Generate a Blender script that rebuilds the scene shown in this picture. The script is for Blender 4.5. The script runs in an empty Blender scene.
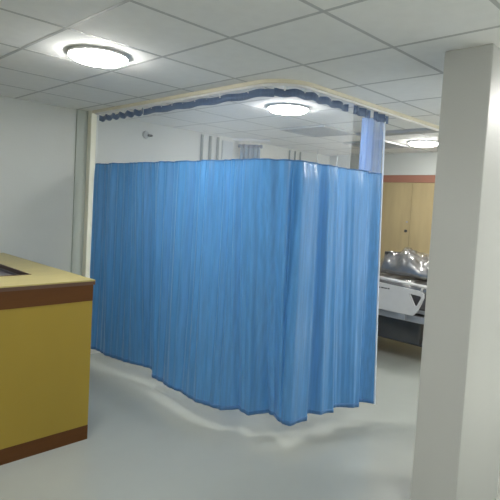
import bpy, bmesh, math, random
from mathutils import Vector, Matrix
random.seed(7)
C = bpy.context.scene
COL = C.collection
PI = math.pi
H = 2.556            # ceiling height

# ------------------------------------------------------------ materials
def mat(name, rgb, rough=.6, noise=None, bump=None, spec=.5, metal=0, emit=None, sub=0):
    m = bpy.data.materials.new(name); m.use_nodes = True
    nt = m.node_tree; b = nt.nodes['Principled BSDF']
    b.inputs['Base Color'].default_value = (*rgb, 1)
    b.inputs['Roughness'].default_value = rough
    b.inputs['Metallic'].default_value = metal
    b.inputs['Specular IOR Level'].default_value = spec
    if emit:
        b.inputs['Emission Color'].default_value = (*emit[0], 1)
        b.inputs['Emission Strength'].default_value = emit[1]
    tc = nt.nodes.new('ShaderNodeTexCoord')
    if noise:
        sc, amt = noise[0], noise[1]
        stretch = noise[2] if len(noise) > 2 else (1, 1, 1)
        mp = nt.nodes.new('ShaderNodeMapping'); mp.inputs['Scale'].default_value = stretch
        n = nt.nodes.new('ShaderNodeTexNoise'); n.inputs['Scale'].default_value = sc
        n.inputs['Detail'].default_value = 5
        r = nt.nodes.new('ShaderNodeValToRGB')
        r.color_ramp.elements[0].position = .3; r.color_ramp.elements[1].position = .7
        r.color_ramp.elements[0].color = (*[c*(1-amt) for c in rgb], 1)
        r.color_ramp.elements[1].color = (*[min(1, c*(1+amt)) for c in rgb], 1)
        nt.links.new(tc.outputs['Object'], mp.inputs['Vector'])
        nt.links.new(mp.outputs['Vector'], n.inputs['Vector'])
        nt.links.new(n.outputs['Fac'], r.inputs['Fac'])
        nt.links.new(r.outputs['Color'], b.inputs['Base Color'])
    if bump:
        n2 = nt.nodes.new('ShaderNodeTexNoise'); n2.inputs['Scale'].default_value = bump[0]
        bp = nt.nodes.new('ShaderNodeBump'); bp.inputs['Strength'].default_value = bump[1]
        bp.inputs['Distance'].default_value = .01
        nt.links.new(tc.outputs['Object'], n2.inputs['Vector'])
        nt.links.new(n2.outputs['Fac'], bp.inputs['Height'])
        nt.links.new(bp.outputs['Normal'], b.inputs['Normal'])
    return m

def fabric(name, rgb, alpha=1, transl=.35, rough=.55):
    """woven cloth: lets some light through; alpha < 1 = open net"""
    m = bpy.data.materials.new(name); m.use_nodes = True
    nt = m.node_tree; b = nt.nodes['Principled BSDF']; out = nt.nodes['Material Output']
    tc = nt.nodes.new('ShaderNodeTexCoord')
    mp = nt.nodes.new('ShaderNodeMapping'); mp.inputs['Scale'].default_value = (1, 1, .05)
    n = nt.nodes.new('ShaderNodeTexNoise'); n.inputs['Scale'].default_value = 60  # vertical streaks: woven stripe, plus fold shading put into the cloth colour
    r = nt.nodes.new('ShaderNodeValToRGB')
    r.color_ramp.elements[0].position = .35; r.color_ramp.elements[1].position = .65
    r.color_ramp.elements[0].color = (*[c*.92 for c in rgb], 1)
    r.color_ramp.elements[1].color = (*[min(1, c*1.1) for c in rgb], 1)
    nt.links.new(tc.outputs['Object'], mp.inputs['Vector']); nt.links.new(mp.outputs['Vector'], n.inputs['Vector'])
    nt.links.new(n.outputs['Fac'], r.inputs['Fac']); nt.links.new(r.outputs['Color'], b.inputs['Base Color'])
    b.inputs['Roughness'].default_value = rough
    b.inputs['Sheen Weight'].default_value = .12; b.inputs['Specular IOR Level'].default_value = .9
    t = nt.nodes.new('ShaderNodeBsdfTranslucent'); nt.links.new(r.outputs['Color'], t.inputs['Color'])
    mx = nt.nodes.new('ShaderNodeMixShader'); mx.inputs['Fac'].default_value = transl
    nt.links.new(b.outputs[0], mx.inputs[1]); nt.links.new(t.outputs[0], mx.inputs[2])
    last = mx
    if alpha < 1:
        tr = nt.nodes.new('ShaderNodeBsdfTransparent')
        m2 = nt.nodes.new('ShaderNodeMixShader'); m2.inputs['Fac'].default_value = alpha
        nt.links.new(tr.outputs[0], m2.inputs[1]); nt.links.new(last.outputs[0], m2.inputs[2]); last = m2
    nt.links.new(last.outputs[0], out.inputs['Surface'])
    return m

def clear(name, rgb, alpha, rough=.1):
    m = bpy.data.materials.new(name); m.use_nodes = True
    nt = m.node_tree; out = nt.nodes['Material Output']
    b = nt.nodes.new('ShaderNodeBsdfGlossy'); b.inputs['Color'].default_value = (*rgb, 1); b.inputs['Roughness'].default_value = rough
    tr = nt.nodes.new('ShaderNodeBsdfTransparent')
    mx = nt.nodes.new('ShaderNodeMixShader'); mx.inputs['Fac'].default_value = alpha
    nt.links.new(tr.outputs[0], mx.inputs[1]); nt.links.new(b.outputs[0], mx.inputs[2])
    nt.links.new(mx.outputs[0], out.inputs['Surface'])
    return m

M = dict(
    wall=mat('wall_paint', (.60, .62, .59), .55, (1.6, .03), (60, .05)),
    wallshade=mat('shaded_wall_paint', (.44, .48, .44), .6, (1.6, .03)),
    post=mat('cream_post_paint', (.78, .78, .66), .5, (3, .03)),
    pillar=mat('pillar_paint', (.50, .51, .49), .45, (1.3, .03), (80, .05)),
    ceil=mat('ceiling_tile', (.84, .84, .82), .85, (14, .02), (90, .1)),
    tbar=mat('ceiling_grid_bar', (.50, .50, .49), .5, (20, .03)),
    floor=mat('vinyl_floor', (.37, .39, .36), .22, (1.1, .07), (3, .02)),
    track=mat('cream_aluminium', (.74, .70, .56), .4, (6, .04)),
    trackw=mat('white_plastic', (.8, .8, .8), .4, (6, .03)),
    beige=mat('cream_laminate', (.43, .365, .145), .35, (5, .06, (4, 1, 1))),
    yellow=mat('yellow_laminate', (.33, .23, .026), .5, (2.5, .06, (1, 1, .3))),
    brown=mat('brown_laminate', (.105, .040, .009), .55, (6, .10, (1, .3, 3)), spec=.25),
    edge=mat('dark_edge_strip', (.10, .05, .03), .4, (8, .1)),
    greylam=mat('grey_laminate', (.20, .19, .22), .35, (8, .05)),
    wood=mat('maple_laminate', (.41, .325, .175), .45, (3, .08, (3, 1, .5))),
    woodr=mat('reddish_brown_laminate', (.35, .16, .11), .45, (5, .08, (.5, 1, 3))),
    dark=mat('dark_metal', (.05, .05, .05), .4, (10, .1)),
    grey=mat('grey_metal', (.33, .34, .36), .35, (10, .05), metal=.3),
    bedw=mat('bed_white_plastic', (.54, .54, .53), .35, (8, .03)),
    rubber=mat('black_rubber', (.03, .03, .03), .7, (10, .1)),
    matt=mat('dark_mattress_cover', (.09, .09, .095), .32, (9, .2)),
    vent=mat('grey_vent_metal', (.48, .49, .50), .6, (10, .04)),
    beam=mat('grey_beam_paint', (.42, .43, .44), .7, (6, .03)),
    pipe=mat('grey_pipe_paint', (.22, .26, .24), .5, (10, .05)),
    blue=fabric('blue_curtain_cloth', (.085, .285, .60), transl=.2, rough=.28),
    hem=fabric('blue_hem_cloth', (.05, .19, .45), transl=.15),
    header=fabric('navy_header_cloth', (.09, .15, .28), transl=.1),
    net=fabric('pale_net', (.78, .84, .9), alpha=.17, transl=.5),
    binding=fabric('white_binding_cloth', (.72, .78, .86), transl=.3),
    netb=fabric('pale_blue_net', (.34, .52, .88), alpha=.42, transl=.5),
    netc=fabric('folded_blue_net', (.17, .30, .46), alpha=.85, transl=.4),
    plastic=clear('clear_plastic_film', (.80, .80, .79), .24, .3),
    glass=clear('window_glass', (.9, .95, .95), .06, .02),
    lampf=mat('lamp_rim', (.8, .8, .8), .4, (6, .02)),
    lampe=mat('lamp_diffuser', (.9, .95, .95), .4, (6, .01), emit=((1.0, .99, .95), 88)),
)

# ------------------------------------------------------------ helpers
def box(bm, x0, x1, y0, y1, z0, z1, mi=0):
    vs = [bm.verts.new((x, y, z)) for z in (z0, z1) for y in (y0, y1) for x in (x0, x1)]
    for f in ((0, 2, 3, 1), (4, 5, 7, 6), (0, 1, 5, 4), (2, 6, 7, 3), (0, 4, 6, 2), (1, 3, 7, 5)):
        bm.faces.new([vs[i] for i in f]).material_index = mi

def cyl(bm, a, b, r, n=16, r2=None):
    a, b = Vector(a), Vector(b); d = (b-a).normalized()
    u = d.orthogonal().normalized(); v = d.cross(u)
    r2 = r if r2 is None else r2
    A = [bm.verts.new(a + (u*math.cos(t)+v*math.sin(t))*r) for t in [2*PI*i/n for i in range(n)]]
    B = [bm.verts.new(b + (u*math.cos(t)+v*math.sin(t))*r2) for t in [2*PI*i/n for i in range(n)]]
    for i in range(n):
        bm.faces.new((A[i], A[(i+1) % n], B[(i+1) % n], B[i]))
    bm.faces.new(A[::-1]); bm.faces.new(B)

def lathe(bm, c, prof, n=32):
    rings = []
    for r, z in prof:
        rings.append([bm.verts.new((c[0]+r*math.cos(2*PI*i/n), c[1]+r*math.sin(2*PI*i/n), c[2]+z)) for i in range(n)])
    for a, b in zip(rings, rings[1:]):
        for i in range(n):
            bm.faces.new((a[i], a[(i+1) % n], b[(i+1) % n], b[i]))
    bm.faces.new(rings[0][::-1]); bm.faces.new(rings[-1])

def extrude_xz(bm, pts, y0, y1, holes=None):
    """outline in x,z given thickness in y; holes filled by triangulation"""
    loops = [pts]+(holes or [])
    edges = []; allv = []
    for lp in loops:
        vs = [bm.verts.new((x, y0, z)) for x, z in lp]; allv += vs
        edges += [bm.edges.new((vs[i], vs[(i+1) % len(vs)])) for i in range(len(vs))]
    g = bmesh.ops.triangle_fill(bm, edges=edges, use_beauty=True)
    fs = [f for f in g['geom'] if isinstance(f, bmesh.types.BMFace)]
    e = bmesh.ops.extrude_face_region(bm, geom=fs)
    bmesh.ops.translate(bm, vec=(0, y1-y0, 0), verts=[v for v in e['geom'] if isinstance(v, bmesh.types.BMVert)])

def obj(name, bm, m, parent=None, smooth=False, bevel=0, seg=2, mods=None):
    bmesh.ops.recalc_face_normals(bm, faces=bm.faces)
    me = bpy.data.meshes.new(name); bm.to_mesh(me); bm.free()
    for x in (m if isinstance(m, (list, tuple)) else [m]): me.materials.append(x)
    o = bpy.data.objects.new(name, me); COL.objects.link(o)
    if parent:
        o.parent = parent
        p = parent; off = Vector(p.location)
        while p.parent: p = p.parent; off += Vector(p.location)
        # geometry is written in world coordinates: move the mesh into the thing's own frame
        me.transform(Matrix.Translation(-off))
    if smooth:
        for p in me.polygons: p.use_smooth = True
    if bevel:
        b = o.modifiers.new('bevel', 'BEVEL'); b.width = bevel; b.segments = seg; b.limit_method = 'ANGLE'
    return o

def thing(name, label, cat, loc, group=None):
    o = bpy.data.objects.new(name, None); COL.objects.link(o); o.location = loc
    o.empty_display_size = .1
    o['label'] = label; o['category'] = cat
    if group: o['group'] = group
    return o

def tag(o, label, cat, group=None):
    o['label'] = label; o['category'] = cat
    if group: o['group'] = group
    return o

def struct(name, bm, m, **k):
    o = obj(name, bm, m, **k); o['kind'] = 'structure'; return o

def B(*a):
    bm = bmesh.new(); box(bm, *a); return bm

# ------------------------------------------------------------ the room
XL, YB = -4.93, 7.15       # left wall face, back wall face
XR = 1.2
struct('floor', B(XL-.15, XR+.15, -2.5, YB+.15, -.1, 0), M['floor'])
bm = bmesh.new()
box(bm, XL-.15, XR+.15, -2.5, YB+.15, H, H+.1, 0)
x = -3.2-.6*3
while x < XR:
    if x > XL: box(bm, x-.010, x+.010, -2.5, YB, H-.0012, H+.01, 1)
    x += .6
y = 1.787-.6*7
while y < YB:
    box(bm, XL, XR, y-.010, y+.010, H-.001, H+.01, 1); y += .6
struct('ceiling', bm, [M['ceil'], M['tbar']])
struct('wall_left', B(XL-.15, XL, -2.5, YB+.15, 0, H), M['wall'])
struct('wall_front', B(XL-.15, XR+.15, -2.65, -2.5, 0, H), M['wall'])
struct('wall_back', B(XL, XR, YB, YB+.15, 0, H), M['wall'])
# wall on the far right of the ward, with a daylight window
bm = bmesh.new()
box(bm, XR, XR+.15, -2.5, 3.7, 0, H); box(bm, XR, XR+.15, 6.6, YB, 0, H)
box(bm, XR, XR+.15, 3.7, 6.6, 0, .8); box(bm, XR, XR+.15, 3.7, 6.6, 2.3, H)
struct('wall_right', bm, M['wall'])
bm = bmesh.new()
for y0 in (3.7, 5.125, 6.55): box(bm, XR+.04, XR+.1, y0, y0+.05, .8, 2.3)
box(bm, XR+.04, XR+.1, 3.75, 6.55, .8, .85); box(bm, XR+.04, XR+.1, 3.75, 6.55, 2.25, 2.3)
wf = struct('window_1', bm, M['trackw'])
obj('pane', B(XR+.065, XR+.071, 3.75, 6.55, .85, 2.25), M['glass'], wf)

struct('trim_1', B(XL, XL+.02, 2.385, 2.54, 0, H), M['wallshade'])  # wall strip beside the post, recess corner shade put into its darker colour
struct('trim_2', B(XL+.02, XL+.095, 2.50, 2.56, 0, H), M['post'], bevel=.004)
# bulkhead above the built-in cupboards
struct('trim_3', B(XL, -1.4, 6.70, YB, 2.246, H), M['wall'])
# square pillar at the right
struct('wall_pillar', B(-1.222, -.975, 2.6, 3.25, 0, H), M['pillar'], bevel=.006)
# shallow downstand beam
struct('trim_4', B(-3.19, .4, 4.79, 4.95, H-.028, H), M['beam'])

# ------------------------------------------------------------ ceiling lamps
def lamp(x, y, label, r=.175):
    t = thing('ceiling_lamp', label, 'lamp', (x, y, H), 'round white ceiling lamps')
    bm = bmesh.new(); lathe(bm, (x, y, H), [(r+.004, 0), (r+.006, -.016), (r+.002, -.018), (r-.01, -.018)]); obj('rim', bm, M['lampf'], t, smooth=True)
    bm = bmesh.new(); lathe(bm, (x, y, H-.0182), [(r-.002, 0), (r-.01, -.010), (r*.84, -.022), (r*.5, -.034), (r*.15, -.038)]); obj('diffuser', bm, M['lampe'], t, smooth=True)
    return t
lamp(-2.90, 1.53, 'lit round ceiling lamp nearest the desk, before the blue curtain')
lamp(-2.93, 3.33, 'lit round ceiling lamp seen through the net above the blue curtain')
lamp(-2.86, 5.72, 'lit round ceiling lamp above the bed, beside the grey pillar', .17)
lamp(.1, 1.1, 'added unseen fill lamp on the corridor ceiling, nearest before the grey pillar')  # added out of view to light the pillar faces
lamp(-.5, -.9, 'added unseen fill lamp on the corridor ceiling, farthest from the ward')  # added behind the camera to light the hall
lamp(-.5, 3.9, 'added unseen fill lamp behind the grey pillar, near the window')  # added out of view to brighten the ward floor
lamp(-.5, 5.72, 'added unseen fill lamp behind the grey pillar, near the back wall')  # second added ward lamp, out of view, for more light there

# ------------------------------------------------------------ ceiling vents
def vent(x0, y0, label):
    t = thing('ceiling_vent', label, 'vent', (x0+.3, y0+.3, H), 'grey ceiling vents')
    bm = bmesh.new()
    for a in (0, .56):
        box(bm, x0+a, x0+a+.04, y0, y0+.6, H-.02, H); box(bm, x0+.04, x0+.56, y0+a, y0+a+.04, H-.02, H)
    obj('vent_frame', bm, M['vent'], t)
    bm = bmesh.new()
    for i in range(13):
        yy = y0+.05+i*.0395
        box(bm, x0+.04, x0+.56, yy, yy+.022, H-.014, H-.006)
    box(bm, x0+.04, x0+.56, y0+.04, y0+.56, H-.005, H)
    obj('louvre', bm, M['vent'], t)
vent(-3.79, 4.197, 'grey square ceiling vent behind the lamp seen above the curtain')
vent(-3.79, 5.397, 'grey square ceiling vent beyond the beam, left of the bed lamp')

# ------------------------------------------------------------ curtain track
TY, TX, RAD = 2.53, -2.25, .26
def path(s):
    """plan of the track: along the left leg, round the bend, along the right leg"""
    L1 = (TX-RAD)-(-4.74); A = RAD*PI/2
    if s < L1: return Vector((-4.74+s, TY)), Vector((1, 0))
    if s < L1+A:
        t = (s-L1)/RAD; c = Vector((TX-RAD, TY+RAD))
        return c+Vector((math.sin(t), -math.cos(t)))*RAD, Vector((math.cos(t), math.sin(t)))
    return Vector((TX, TY+RAD+(s-L1-A))), Vector((0, 1))
L1 = (TX-RAD)+4.74; A = RAD*PI/2; SEND = L1+A+(3.80-TY-RAD)
sY = lambda y: L1+A+y-TY-RAD
def strip_profile(name, pts, m, s0, s1, parent):
    bm = bmesh.new(); rows = []
    n = 160
    for i in range(n+1):
        s = s0+(s1-s0)*i/n; p, t = path(s); nn = Vector((t.y, -t.x))
        rows.append([bm.verts.new((p.x+nn.x*o, p.y+nn.y*o, z)) for o, z in pts])
    k = len(pts)
    for a, b in zip(rows, rows[1:]):
        for j in range(k): bm.faces.new((a[j], a[(j+1) % k], b[(j+1) % k], b[j]))
    bm.faces.new(rows[0]); bm.faces.new(rows[-1][::-1])
    return obj(name, bm, m, parent)
tr = thing('curtain_track', 'cream curtain track bending round the corner under the tiled ceiling', 'curtain track', (TX, TY, H-.05))
strip_profile('rail', [(-.028, H-.001), (.028, H-.001), (.028, H-.026), (-.028, H-.026)], M['track'], -.09, SEND+.98, tr)
strip_profile('runner_channel', [(-.013, H-.026), (.013, H-.026), (.013, H-.042), (-.013, H-.042)], M['trackw'], -.05, SEND+.98, tr)

# ------------------------------------------------------------ the big blue cubicle curtain
cur = thing('cubicle_curtain', 'long blue cubicle curtain with clear net top wrapping round the corner', 'curtain', (TX, TY, .14))
def lerpk(keys, s):
    if s <= keys[0][0]: return Vector(keys[0][1:])
    for a, b in zip(keys, keys[1:]):
        if s <= b[0]:
            t = (s-a[0])/(b[0]-a[0])
            return Vector(a[1:]).lerp(Vector(b[1:]), t)
    return Vector(keys[-1][1:])
BK = [(0, -4.70, 2.50), (.32, -4.417, 2.523), (.57, -4.173, 2.545), (.80, -3.93, 2.62), (1.03, -3.70, 2.64), (1.10, -3.626, 2.545), (1.33, -3.406, 2.519),
      (1.49, -3.25, 2.505), (1.80, -2.93, 2.500), (2.0, -2.73, 2.54), (2.10, -2.66, 2.665), (2.24, -2.52, 2.628), (2.33, -2.47, 2.80),
      (2.55, -2.268, 2.735), (2.80, -2.255, 3.003), (3.06, -2.17, 3.278), (3.26, -2.16, 3.40), (3.38, -2.16, 3.463), (SEND, -2.06, 3.61)]
def wob(s, a, ph):                      # slow frequency warp
    return a*math.sin(s*2.3+ph)+a*.6*math.sin(s*5.1+ph*2)
PK = [(2.40, 0), (2.50, .016), (2.56, -.012), (2.62, .014), (2.69, -.018), (2.735, .030), (2.80, .026), (2.88, .034), (2.925, -.022), (2.98, -.020), (3.03, .022),
      (3.08, .014), (3.13, .022), (3.17, -.034), (3.24, -.030), (3.48, .024), (3.53, .034), (3.545, .028), (3.558, -.060), (3.61, -.066), (3.70, -.035), (3.80, .0)]
def folds(y):                           # the big folds of the right-hand leg
    if y <= PK[0][0]: return 0
    for a, b in zip(PK, PK[1:]):
        if y <= b[0]:
            t = (y-a[0])/(b[0]-a[0]); t = t*t*(3-2*t)
            return a[1]*(1-t)+b[1]*t
    return PK[-1][1]
def pleat(s, z01, ed=1.0):
    """normal offset of the cloth: many narrow pleats at left, a few big folds at right. z01: 0 hem .. 1 top"""
    k = min(1, max(0, (s-2.15)/.3))
    narrow = (.85*math.sin(2*PI*(s+wob(s, .03, 1))/.085)+.55*math.sin(2*PI*(s+wob(s, .04, 4))/.137+1)+1.9*math.sin(2*PI*(s+wob(s, .05, 3))/.36+2))
    y = s-L1-A+TY+RAD
    big = folds(y)+.0008*math.sin(2*PI*s/.052)*(y < 3.5)
    return .010*(1-k)*(.45+.75*min(1, z01*3))*narrow+k*big*(1.5-.2*z01)
def cloth_pt(s, z, z_hem=.14, z_top=2.52):
    t = (z-z_hem)/(z_top-z_hem)
    p, tg = path(s); nn = Vector((tg.y, -tg.x))
    b = lerpk(BK, s)
    w = (1-min(1, max(0, (z-.14)/1.95)))**1.15
    q = p*(1-w)+b*w
    q = q+nn*pleat(s, t)*(1 if z < 1.9 else 1-.4*(z-1.9)/.12 if z < 2.02 else max(.12, .6-(z-2.02)*6))
    return q
def sheet(name, m, z0, z1, s0, s1, nz, parent, ds=.006, zf=None, th=0):
    bm = bmesh.new(); ns = int((s1-s0)/ds); g = []
    for i in range(ns+1):
        s = s0+(s1-s0)*i/ns; row = []
        for j in range(nz+1):
            z = z0+(z1-z0)*j/nz
            q = cloth_pt(s, z)
            dz = zf(s, j/nz) if zf else 0
            row.append(bm.verts.new((q.x, q.y, z+dz)))
        g.append(row)
    for a, b in zip(g, g[1:]):
        for j in range(nz): bm.faces.new((a[j], b[j], b[j+1], a[j+1]))
    o = obj(name, bm, m, parent, smooth=True)
    if th:
        md = o.modifiers.new('solid', 'SOLIDIFY'); md.thickness = th; md.offset = 0
    return o
topz = lambda s: .0015*math.sin(s*23)+.001*math.sin(s*57)
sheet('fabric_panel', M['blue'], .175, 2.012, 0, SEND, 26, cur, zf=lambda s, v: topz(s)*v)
sheet('hem', M['hem'], .145, .175, 0, SEND, 2, cur, th=.004, zf=lambda s, v: .004*math.sin(s*9)*(1-v))
sheet('seam_band', M['hem'], 2.012, 2.022, 0, SEND, 1, cur, th=.004, zf=lambda s, v: topz(s))
sheet('net', M['net'], 2.022, 2.455, 0, sY(3.33), 4, cur, ds=.01, zf=lambda s, v: topz(s)*(1-v))
bm = bmesh.new(); rows = []
for j in range(30):
    z = .145+(2.45-.145)*j/29; q = cloth_pt(SEND, min(z, 2.02)) if z < 2.02 else cloth_pt(SEND, 2.02)-Vector((0, .05*(z-2.02)))
    rows.append([bm.verts.new((q.x+a, q.y+b, z)) for a, b in ((-.002, -.004), (.006, -.004), (.006, .012), (-.002, .012))])
for a, b in zip(rows, rows[1:]):
    for k in range(4): bm.faces.new((a[k], a[(k+1) % 4], b[(k+1) % 4], b[k]))
obj('edge_binding', bm, M['binding'], cur)['label'] = 'thin white edge binding'
# net gathered in layers at the free end
def zigzag(name, m, y0, y1, amp, n, z0, z1, parent, x=TX, flare=0, nz=6):
    bm = bmesh.new(); g = []
    N = n*10
    for i in range(N+1):
        t = i/N; row = []
        for j in range(nz+1):
            z = z0+(z1-z0)*j/nz; w = 1+flare*(1-j/nz)
            yy = y0+(y1-y0)*t
            row.append(bm.verts.new((x+amp*w*math.sin(2*PI*t*n/2), yy+.012*math.sin(2*PI*t*n)*w, z)))
        g.append(row)
    for a, b in zip(g, g[1:]):
        for j in range(nz): bm.faces.new((a[j], b[j], b[j+1], a[j+1]))
    return obj(name, bm, m, parent, smooth=True)
zigzag('gathered_net', M['netb'], 3.50, 3.80, .018, 6, 2.022, 2.455, cur, x=TX-.012)
zigzag('gathered_net', M['netb'], 3.55, 3.70, .016, 5, 2.022, 2.455, cur, x=TX-.07)
# header band: dips between the hooks
def hdr(s, v):
    return .006*math.sin(2*PI*s/.15)+.003*math.sin(2*PI*s/.047)
def header(s0, s1, amp, lam, name='header_band', dz=0, da=.01):
    bm = bmesh.new(); ns = int((s1-s0)/.005); g = []
    for i in range(ns+1):
        s = s0+(s1-s0)*i/ns; p, t = path(s); nn = Vector((t.y, -t.x))
        q = p+nn*amp*math.sin(2*PI*s/lam)
        # pulled up at hooks, dipping between: strongest on the left run
        d = da*math.sin(2*PI*s/lam+.8)
        g.append([bm.verts.new((q.x, q.y, z+d+dz)) for z in (2.443, 2.470, 2.497)])
    for a, b in zip(g, g[1:]):
        for j in range(2): bm.faces.new((a[j], b[j], b[j+1], a[j+1]))
    o = obj(name, bm, M['header'], cur, smooth=True)
    md = o.modifiers.new('solid', 'SOLIDIFY'); md.thickness = .003; md.offset = 0
    return o
header(.02, .80, .006, .13, dz=0, da=.008)
header(.80, 2.36, .008, .31, da=.003)
header(2.36, sY(3.25), .009, .155, da=.004)
# the two bunched ends of the band
for y0, y1, a in ((3.32, 3.56, .014), (3.61, 3.84, .018)):
    o = zigzag('header_band', M['header'], y0, y1, a, 4, 2.440, 2.505, cur, nz=2)
    md = o.modifiers.new('solid', 'SOLIDIFY'); md.thickness = .004; md.offset = 0
# hooks
s = .03; hk = None
while s < SEND:
    p, t = path(s)
    bm = bmesh.new(); cyl(bm, (p.x, p.y, 2.488), (p.x, p.y, H-.0425), .0035, 8)
    lathe(bm, (p.x, p.y, 2.484), [(.004, 0), (.007, .004), (.004, .009)], 8)
    obj('curtain_hook', bm, M['trackw'], cur, smooth=True)
    s += .15

# ------------------------------------------------------------ second curtain bunched against the wall, in the next bay
c2 = thing('cubicle_curtain', 'bunched dusty blue curtain by the left wall, seen through the net', 'curtain', (-4.78, 4.88, .14))
def bunch(name, m, z0, z1, y0, y1, amp, n, nz, x=-4.78):
    return zigzag(name, m, y0, y1, amp, n, z0, z1, c2, x=x, nz=nz)
bunch('net', M['netc'], 2.022, 2.455, 4.745, 5.015, .03, 9, 4)
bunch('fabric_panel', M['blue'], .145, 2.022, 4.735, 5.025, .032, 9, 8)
o = bunch('header_band', M['header'], 2.435, 2.482, 4.72, 5.04, .028, 9, 1)
md = o.modifiers.new('solid', 'SOLIDIFY'); md.thickness = .004; md.offset = 0
tag(obj('curtain_track', B(-4.80, -4.76, 4.62, 5.14, H-.026, H-.0015), M['trackw']), 'short white track over the bunched curtain by the left wall', 'curtain track')
ct = bpy.data.objects['curtain_track.001'] if 'curtain_track.001' in bpy.data.objects else None
for i in range(5):
    bm = bmesh.new(); cyl(bm, (-4.78, 4.76+i*.06, 2.478), (-4.78, 4.76+i*.06, H-.0265), .004, 8); obj('curtain_hook', bm, M['trackw'], c2)

for o in (c2, ct):                      # the short run stands at an angle to the wall
    piv = Vector((-4.78, 4.88, 0)); R = Matrix.Rotation(-.92, 4, 'Z')
    o.matrix_world = Matrix.Translation(Vector((-4.755, 4.705, 0))) @ R @ Matrix.Translation(-piv) @ Matrix.Translation(o.location)

# ------------------------------------------------------------ pipes on the left wall
for (y0, wd, lb) in ((4.015, .018, 'grey vertical wall pipe nearest the desk of the front three'),
                     (4.15, .020, 'grey vertical wall pipe in the middle of the front three'),
                     (4.275, .018, 'grey vertical wall pipe farthest from the desk of the front three'),
                     (5.675, .013, 'thin grey wall pipe beyond the bunched curtain, nearest of three'),
                     (5.80, .013, 'thin grey wall pipe beyond the bunched curtain, middle of three'),
                     (5.925, .013, 'thin grey wall pipe beyond the bunched curtain, farthest of three')):
    bm = bmesh.new(); cyl(bm, (XL+.022, y0, 0.02), (XL+.022, y0, H-.03), wd)
    tag(obj('wall_pipe', bm, M['pipe'], smooth=True), lb, 'pipe', 'vertical pipes on the left wall')
# grey box panel between pipes and bunched curtain
pn = tag(obj('wall_panel', B(XL, XL+.02, 4.36, 4.54, .9, 2.50), mat('pale_blue_grey_panel', (.50, .54, .56), .5, (8, .03)), bevel=.004),
         'pale blue-grey wall panel between the pipes and the bunched curtain', 'panel')
# small wall fitting seen through the net
wx = thing('wall_socket', 'small grey round fitting with dark knob high on the left wall', 'wall fitting', (XL, 3.22, 2.41))
bm = bmesh.new(); cyl(bm, (XL, 3.21, 2.415), (XL+.02, 3.21, 2.415), .045, 24, .038); obj('base_plate', bm, mat('fitting_grey', (.42, .44, .44), .5, (9, .03)), wx, smooth=False)
bm = bmesh.new(); cyl(bm, (XL+.019, 3.235, 2.41), (XL+.07, 3.25, 2.405), .016, 16, .012); obj('knob', bm, M['dark'], wx)

# ------------------------------------------------------------ reception desk
DX, DY = -3.18, 1.705
dk = thing('reception_desk', 'tall yellow and brown laminate counter in front of the left wall', 'desk', (-3.6, .8, 0))
def slab_ring(bm, z0, z1):
    box(bm, -3.56, DX+.004, -.9, DY+.014, z0, z1)           # front ledge
    box(bm, XL+.01, -3.56, 1.435, DY+.014, z0, z1)           # end ledge
bm = bmesh.new(); slab_ring(bm, 1.112, 1.121); obj('counter_top', bm, M['beige'], dk)
bm = bmesh.new(); box(bm, -3.555, DX+.003, -.9, DY+.013, 1.088, 1.112); box(bm, XL+.01, -3.555, 1.44, DY+.013, 1.088, 1.112); obj('edge_strip', bm, M['edge'], dk)
bm = bmesh.new(); box(bm, DX-.03, DX+.002, -.9, DY, .978, 1.088); box(bm, XL+.01, DX-.03, DY-.03, DY, .978, 1.088); obj('fascia', bm, M['brown'], dk)
bm = bmesh.new(); box(bm, DX-.03, DX, -.9, DY, .101, .978); obj('front_panel', bm, M['yellow'], dk, bevel=.001)
obj('end_panel', B(XL+.01, DX-.03, DY-.03, DY-.002, .101, .978), M['yellow'], dk)
bm = bmesh.new(); box(bm, DX-.03, DX+.001, -.9, DY, 0, .101); box(bm, XL+.01, DX-.03, DY-.03, DY, 0, .101); obj('plinth', bm, M['brown'], dk)
bm = bmesh.new(); box(bm, -3.565, -3.545, -.9, 1.435, .80, 1.088); box(bm, XL+.01, -3.565, 1.435, 1.455, .80, 1.088); obj('inner_panel', bm, M['greylam'], dk)
obj('work_surface', B(-4.35, -3.565, -.9, 1.435, 1.045, 1.07), M['greylam'], dk)
obj('inner_edge_strip', B(-4.9, -3.56, 1.425, 1.4345, 1.108, 1.1235), M['edge'], dk)
obj('inner_edge_strip', B(-3.572, -3.5605, -.9, 1.425, 1.108, 1.1235), M['edge'], dk)

# ------------------------------------------------------------ built-in cupboard on the back wall
cb = thing('wardrobe', 'wide maple-coloured cupboard with reddish-brown top band behind the bed', 'cupboard', (-3.47, 6.9, 0))
x0c, x1c = XL+.005, -1.40
obj('carcass', B(x0c, x1c, 6.74, YB-.002, 0, 2.244), M['wood'], cb)
obj('fascia', B(x0c, x1c, 6.70, 6.74, 2.14, 2.244), M['woodr'], cb, bevel=.002)
obj('plinth', B(x0c, x1c, 6.715, 6.74, 0, .08), M['woodr'], cb)
edges = [-4.92, -4.44, -3.955, -3.465, -2.98, -2.49, -2.0, -1.41]
for i, (a, b) in enumerate(zip(edges, edges[1:])):
    d = obj('door', B(a+.002, b-.002, 6.70, 6.74, .085, 2.137), M['wood'], cb, bevel=.002)
    if i in (0, 2, 4, 6):
        kx = b-.045
        bm = bmesh.new(); cyl(bm, (kx, 6.70, 1.448), (kx, 6.672, 1.448), .016, 16, .021); obj('knob', bm, M['dark'], d)
        bm = bmesh.new(); cyl(bm, (kx, 6.70, 1.577), (kx, 6.69, 1.577), .013, 16); obj('lock', bm, M['grey'], d)

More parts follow.
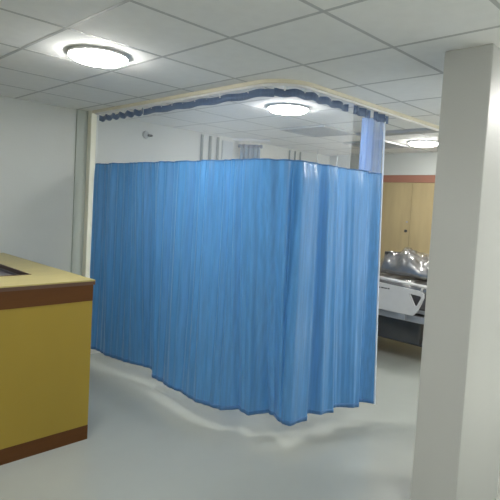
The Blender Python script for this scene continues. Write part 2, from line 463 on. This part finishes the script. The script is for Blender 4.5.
# ------------------------------------------------------------ hospital bed, side on, foot towards the pillar
bed = thing('hospital_bed', 'white and grey hospital bed with side rails standing behind the curtain', 'bed', (-3.45, 5.7, 0))
BX0, BX1, BY0, BY1 = -4.45, -2.18, 5.22, 6.18
bm = bmesh.new()
box(bm, BX0, BX1, BY0+.02, BY0+.07, .50, .575); box(bm, BX0, BX1, BY1-.07, BY1-.02, .50, .575)
for xx in (BX0, -3.8, -3.1, BX1-.05): box(bm, xx, xx+.05, BY0+.07, BY1-.07, .51, .57)
obj('bed_frame', bm, M['grey'], bed, bevel=.006)
bm = bmesh.new(); box(bm, BX0+.03, BX1-.03, BY0+.05, BY1-.05, .60, .64); obj('bed_deck', bm, M['grey'], bed, bevel=.006)
bm = bmesh.new()
box(bm, BX0+.25, BX1-.25, BY0+.2, BY0+.26, .20, .26); box(bm, BX0+.25, BX1-.25, BY1-.26, BY1-.2, .20, .26)
for xx in (BX0+.25, BX1-.31): box(bm, xx, xx+.06, BY0+.26, BY1-.26, .20, .26)
obj('base_frame', bm, M['dark'], bed, bevel=.005)
bm = bmesh.new(); box(bm, -4.0, -2.55, BY0+.14, BY1-.14, .215, .495); obj('actuator_cover', bm, M['dark'], bed, bevel=.02)
for xx in (BX0+.24, BX1-.12):
    for yy in (BY0+.23, BY1-.23):
        bm = bmesh.new(); box(bm, xx-.03, xx+.03, yy-.03, yy+.03, .13, .50); lg = obj('leg', bm, M['grey'], bed, bevel=.004)
        bm = bmesh.new(); cyl(bm, (xx-.0, yy-.022, .065), (xx, yy+.022, .065), .065, 24); obj('castor', bm, M['rubber'], lg, bevel=.004)
# side rails (near side and far side): moulded panel with a triangular grip hole, tube rails above
def side_rail(y0, y1, xa, xb):
    out = [(xa, .60), (xa+.04, .585), (xb-.07, .582), (xb-.02, .64), (xb+.045, .80), (xb+.035, .845), (xb-.01, .865), (xa+.05, .905), (xa, .88)]
    hole = [(xb-.125, .820), (xb+.005, .810), (xb+.010, .790), (xb-.030, .700), (xb-.055, .695), (xb-.070, .72)]
    bm = bmesh.new(); extrude_xz(bm, out, y0, y1, [hole]); r = obj('side_rail', bm, M['bedw'], bed, bevel=.004)
    bm = bmesh.new(); cyl(bm, (xa+.05, (y0+y1)/2, .958), (xb+.13, (y0+y1)/2, .915), .018); 
    cyl(bm, (xa+.05, (y0+y1)/2, .958), (xa+.05, (y0+y1)/2, .89), .012); cyl(bm, (xb+.02, (y0+y1)/2, .92), (xb+.0, (y0+y1)/2, .85), .012)
    obj('hand_bar', bm, M['bedw'], r, smooth=True)
    bm = bmesh.new()
    bm.free()
    for q in (xa+.16, xb-.24): obj('rail_bracket', B(q, q+.08, (y0+y1)/2-.012, (y0+y1)/2+.012, .52, .60), M['grey'], r)
    return r
r = side_rail(5.185, 5.215, -3.36, -2.50)
# small dark printed mark on the near rail
bm = bmesh.new()
for k, (a, b) in enumerate(((-3.03, -2.985), (-2.975, -2.94), (-2.935, -2.90), (-2.893, -2.868))):
    box(bm, a, b, 5.1835, 5.186, .828, .842)
obj('printed_mark', bm, M['dark'], r)
side_rail(5.185, 5.215, -4.45, -3.55)
side_rail(6.19, 6.22, -3.36, -2.50)
# head and foot boards
for x0, x1, zt in ((BX0-.05, BX0-.012, 1.15), (BX1+.012, BX1+.05, 1.02)):
    bm = bmesh.new()
    pts = [(BY0+.02, .55), (BY1-.02, .55), (BY1-.02, zt-.08), (BY1-.10, zt), (BY0+.10, zt), (BY0+.02, zt-.08)]
    f0 = [bm.verts.new((x0, yy, zz)) for yy, zz in pts]; f1 = [bm.verts.new((x1, yy, zz)) for yy, zz in pts]
    bm.faces.new(f0); bm.faces.new(f1[::-1])
    for i in range(6): bm.faces.new((f0[i], f0[(i+1) % 6], f1[(i+1) % 6], f1[i]))
    obj('end_board', bm, M['bedw'], bed, bevel=.008)
obj('board_bracket', B(BX0-.012, BX0+.02, 5.5, 5.9, .55, .64), M['grey'], bed)
obj('board_bracket', B(BX1-.02, BX1+.012, 5.5, 5.9, .55, .64), M['grey'], bed)

def rumple(name, m, x0, x1, y0, y1, z0, zf, amp, seed, parent=None, nx=46, ny=30, side=.03, fq=9):
    """soft closed slab with a creased top"""
    from mathutils import noise
    bm = bmesh.new(); top = []; bot = []
    for i in range(nx+1):
        rt = []; rb = []
        for j in range(ny+1):
            u, v = i/nx, j/ny
            x = x0+(x1-x0)*u; y = y0+(y1-y0)*v
            e = min(u, 1-u, v*(y1-y0)/(x1-x0), (1-v)*(y1-y0)/(x1-x0))*(x1-x0)
            rnd = min(1, e/side) if side > 0 else 1
            rnd = math.sqrt(max(0, 1-(1-rnd)**2))
            c = noise.noise(Vector((x*fq, y*fq*.6, seed)))
            c2 = 1-abs(noise.noise(Vector((x*fq*.9+3, y*fq*1.2, seed+5))))*2
            zz = z0+(zf(x, y)-z0)*(.25+.75*rnd)+amp*(c+.7*c2)*rnd
            rt.append(bm.verts.new((x, y, zz))); rb.append(bm.verts.new((x, y, z0)))
        top.append(rt); bot.append(rb)
    for i in range(nx):
        for j in range(ny):
            bm.faces.new((top[i][j], top[i+1][j], top[i+1][j+1], top[i][j+1]))
            bm.faces.new((bot[i][j], bot[i][j+1], bot[i+1][j+1], bot[i+1][j]))
    for j in range(ny):
        bm.faces.new((top[0][j], top[0][j+1], bot[0][j+1], bot[0][j])); bm.faces.new((top[nx][j+1], top[nx][j], bot[nx][j], bot[nx][j+1]))
    for i in range(nx):
        bm.faces.new((top[i+1][0], top[i][0], bot[i][0], bot[i+1][0])); bm.faces.new((top[i][ny], top[i+1][ny], bot[i+1][ny], bot[i][ny]))
    return obj(name, bm, m, parent, smooth=True)
BX = BX0+.02
mt = thing('mattress', 'dark grey mattress in crinkled clear plastic lying on the bed', 'mattress', (-3.4, 5.7, .64))
mz = lambda x, y: .90
rumple('mattress_body', M['matt'], BX0+.03, BX1-.03, BY0+.06, BY1-.06, .641, mz, .006, 1.5, mt)
rumple('plastic_wrap', M['plastic'], BX0+.05, BX1-.05, BY0+.07, BY1-.07, .80, lambda x, y: mz(x, y)+.035, .028, 8.2, mt, nx=80, ny=40)
# folded bedding bundle, wrapped in plastic
pz = lambda x, y: 1.17+.05*math.sin((x+3.3)*6)+.03*math.sin(x*17+y*9)
pb = thing('bedding_bundle', 'dark folded bedding wrapped in shiny clear plastic on the mattress', 'bedding', (-2.9, 5.8, .95))
rumple('folded_bedding', M['matt'], -3.13, -2.42, 5.42, 6.08, .978, pz, .03, 3.3, pb, side=.17)
rumple('plastic_wrap', M['plastic'], -3.14, -2.40, 5.40, 6.10, .975, lambda x, y: pz(x, y)+.012, .045, 6.1, pb, nx=90, ny=80, side=.17, fq=12)
bx = thing('dark_box', 'small black box at the left end of the wrapped bedding', 'box', (-3.28, 5.9, .95))
obj('box_body', B(-3.33, -3.175, 5.82, 5.96, .962, 1.20), M['dark'], bx, bevel=.01)
bm = bmesh.new()
for i in range(4): box(bm, -3.32+i*.03, -3.305+i*.03, 5.816, 5.821, .98, 1.16)
obj('grille', bm, M['greylam'], bx)

# ------------------------------------------------------------ light: sky through the open corridor and the ward window, and the lamps
w = bpy.data.worlds.new('sky'); C.world = w; w.use_nodes = True
bg = w.node_tree.nodes['Background']
bg.inputs['Color'].default_value = (1.0, .99, .96, 1); bg.inputs['Strength'].default_value = 2.0
sd = bpy.data.lights.new('sun', 'SUN'); sd.energy = 28; sd.angle = .02; sd.color = (1, .97, .9)
su = bpy.data.objects.new('sun', sd); COL.objects.link(su); su.rotation_euler = Vector((-.55, 0, -.83)).to_track_quat('-Z', 'Y').to_euler(); su.location = (6, 3, 8)

# ------------------------------------------------------------ camera
f_px, yaw, pitch, roll, cy = 505.9, 2.3524, .057, .057, 233.3
f = Vector((math.cos(yaw)*math.cos(pitch), math.sin(yaw)*math.cos(pitch), -math.sin(pitch)))
right = Vector((math.sin(yaw), -math.cos(yaw), 0)); up = right.cross(f)
r2 = right*math.cos(roll)+up*math.sin(roll); u2 = -right*math.sin(roll)+up*math.cos(roll)
cd = bpy.data.cameras.new('camera'); cam = bpy.data.objects.new('camera', cd); COL.objects.link(cam)
cam.matrix_world = Matrix(((r2.x, u2.x, -f.x, 0), (r2.y, u2.y, -f.y, 0), (r2.z, u2.z, -f.z, 1.7), (0, 0, 0, 1)))
cd.sensor_width = 36; cd.sensor_fit = 'HORIZONTAL'; cd.lens = 36*f_px/500
cd.shift_y = (cy-250)/500
cd.clip_start = .05
C.camera = cam
vs = C.view_settings
vs.view_transform = 'Standard'; vs.look = 'None'; vs.gamma = 1; vs.use_curve_mapping = False; vs.exposure = 0
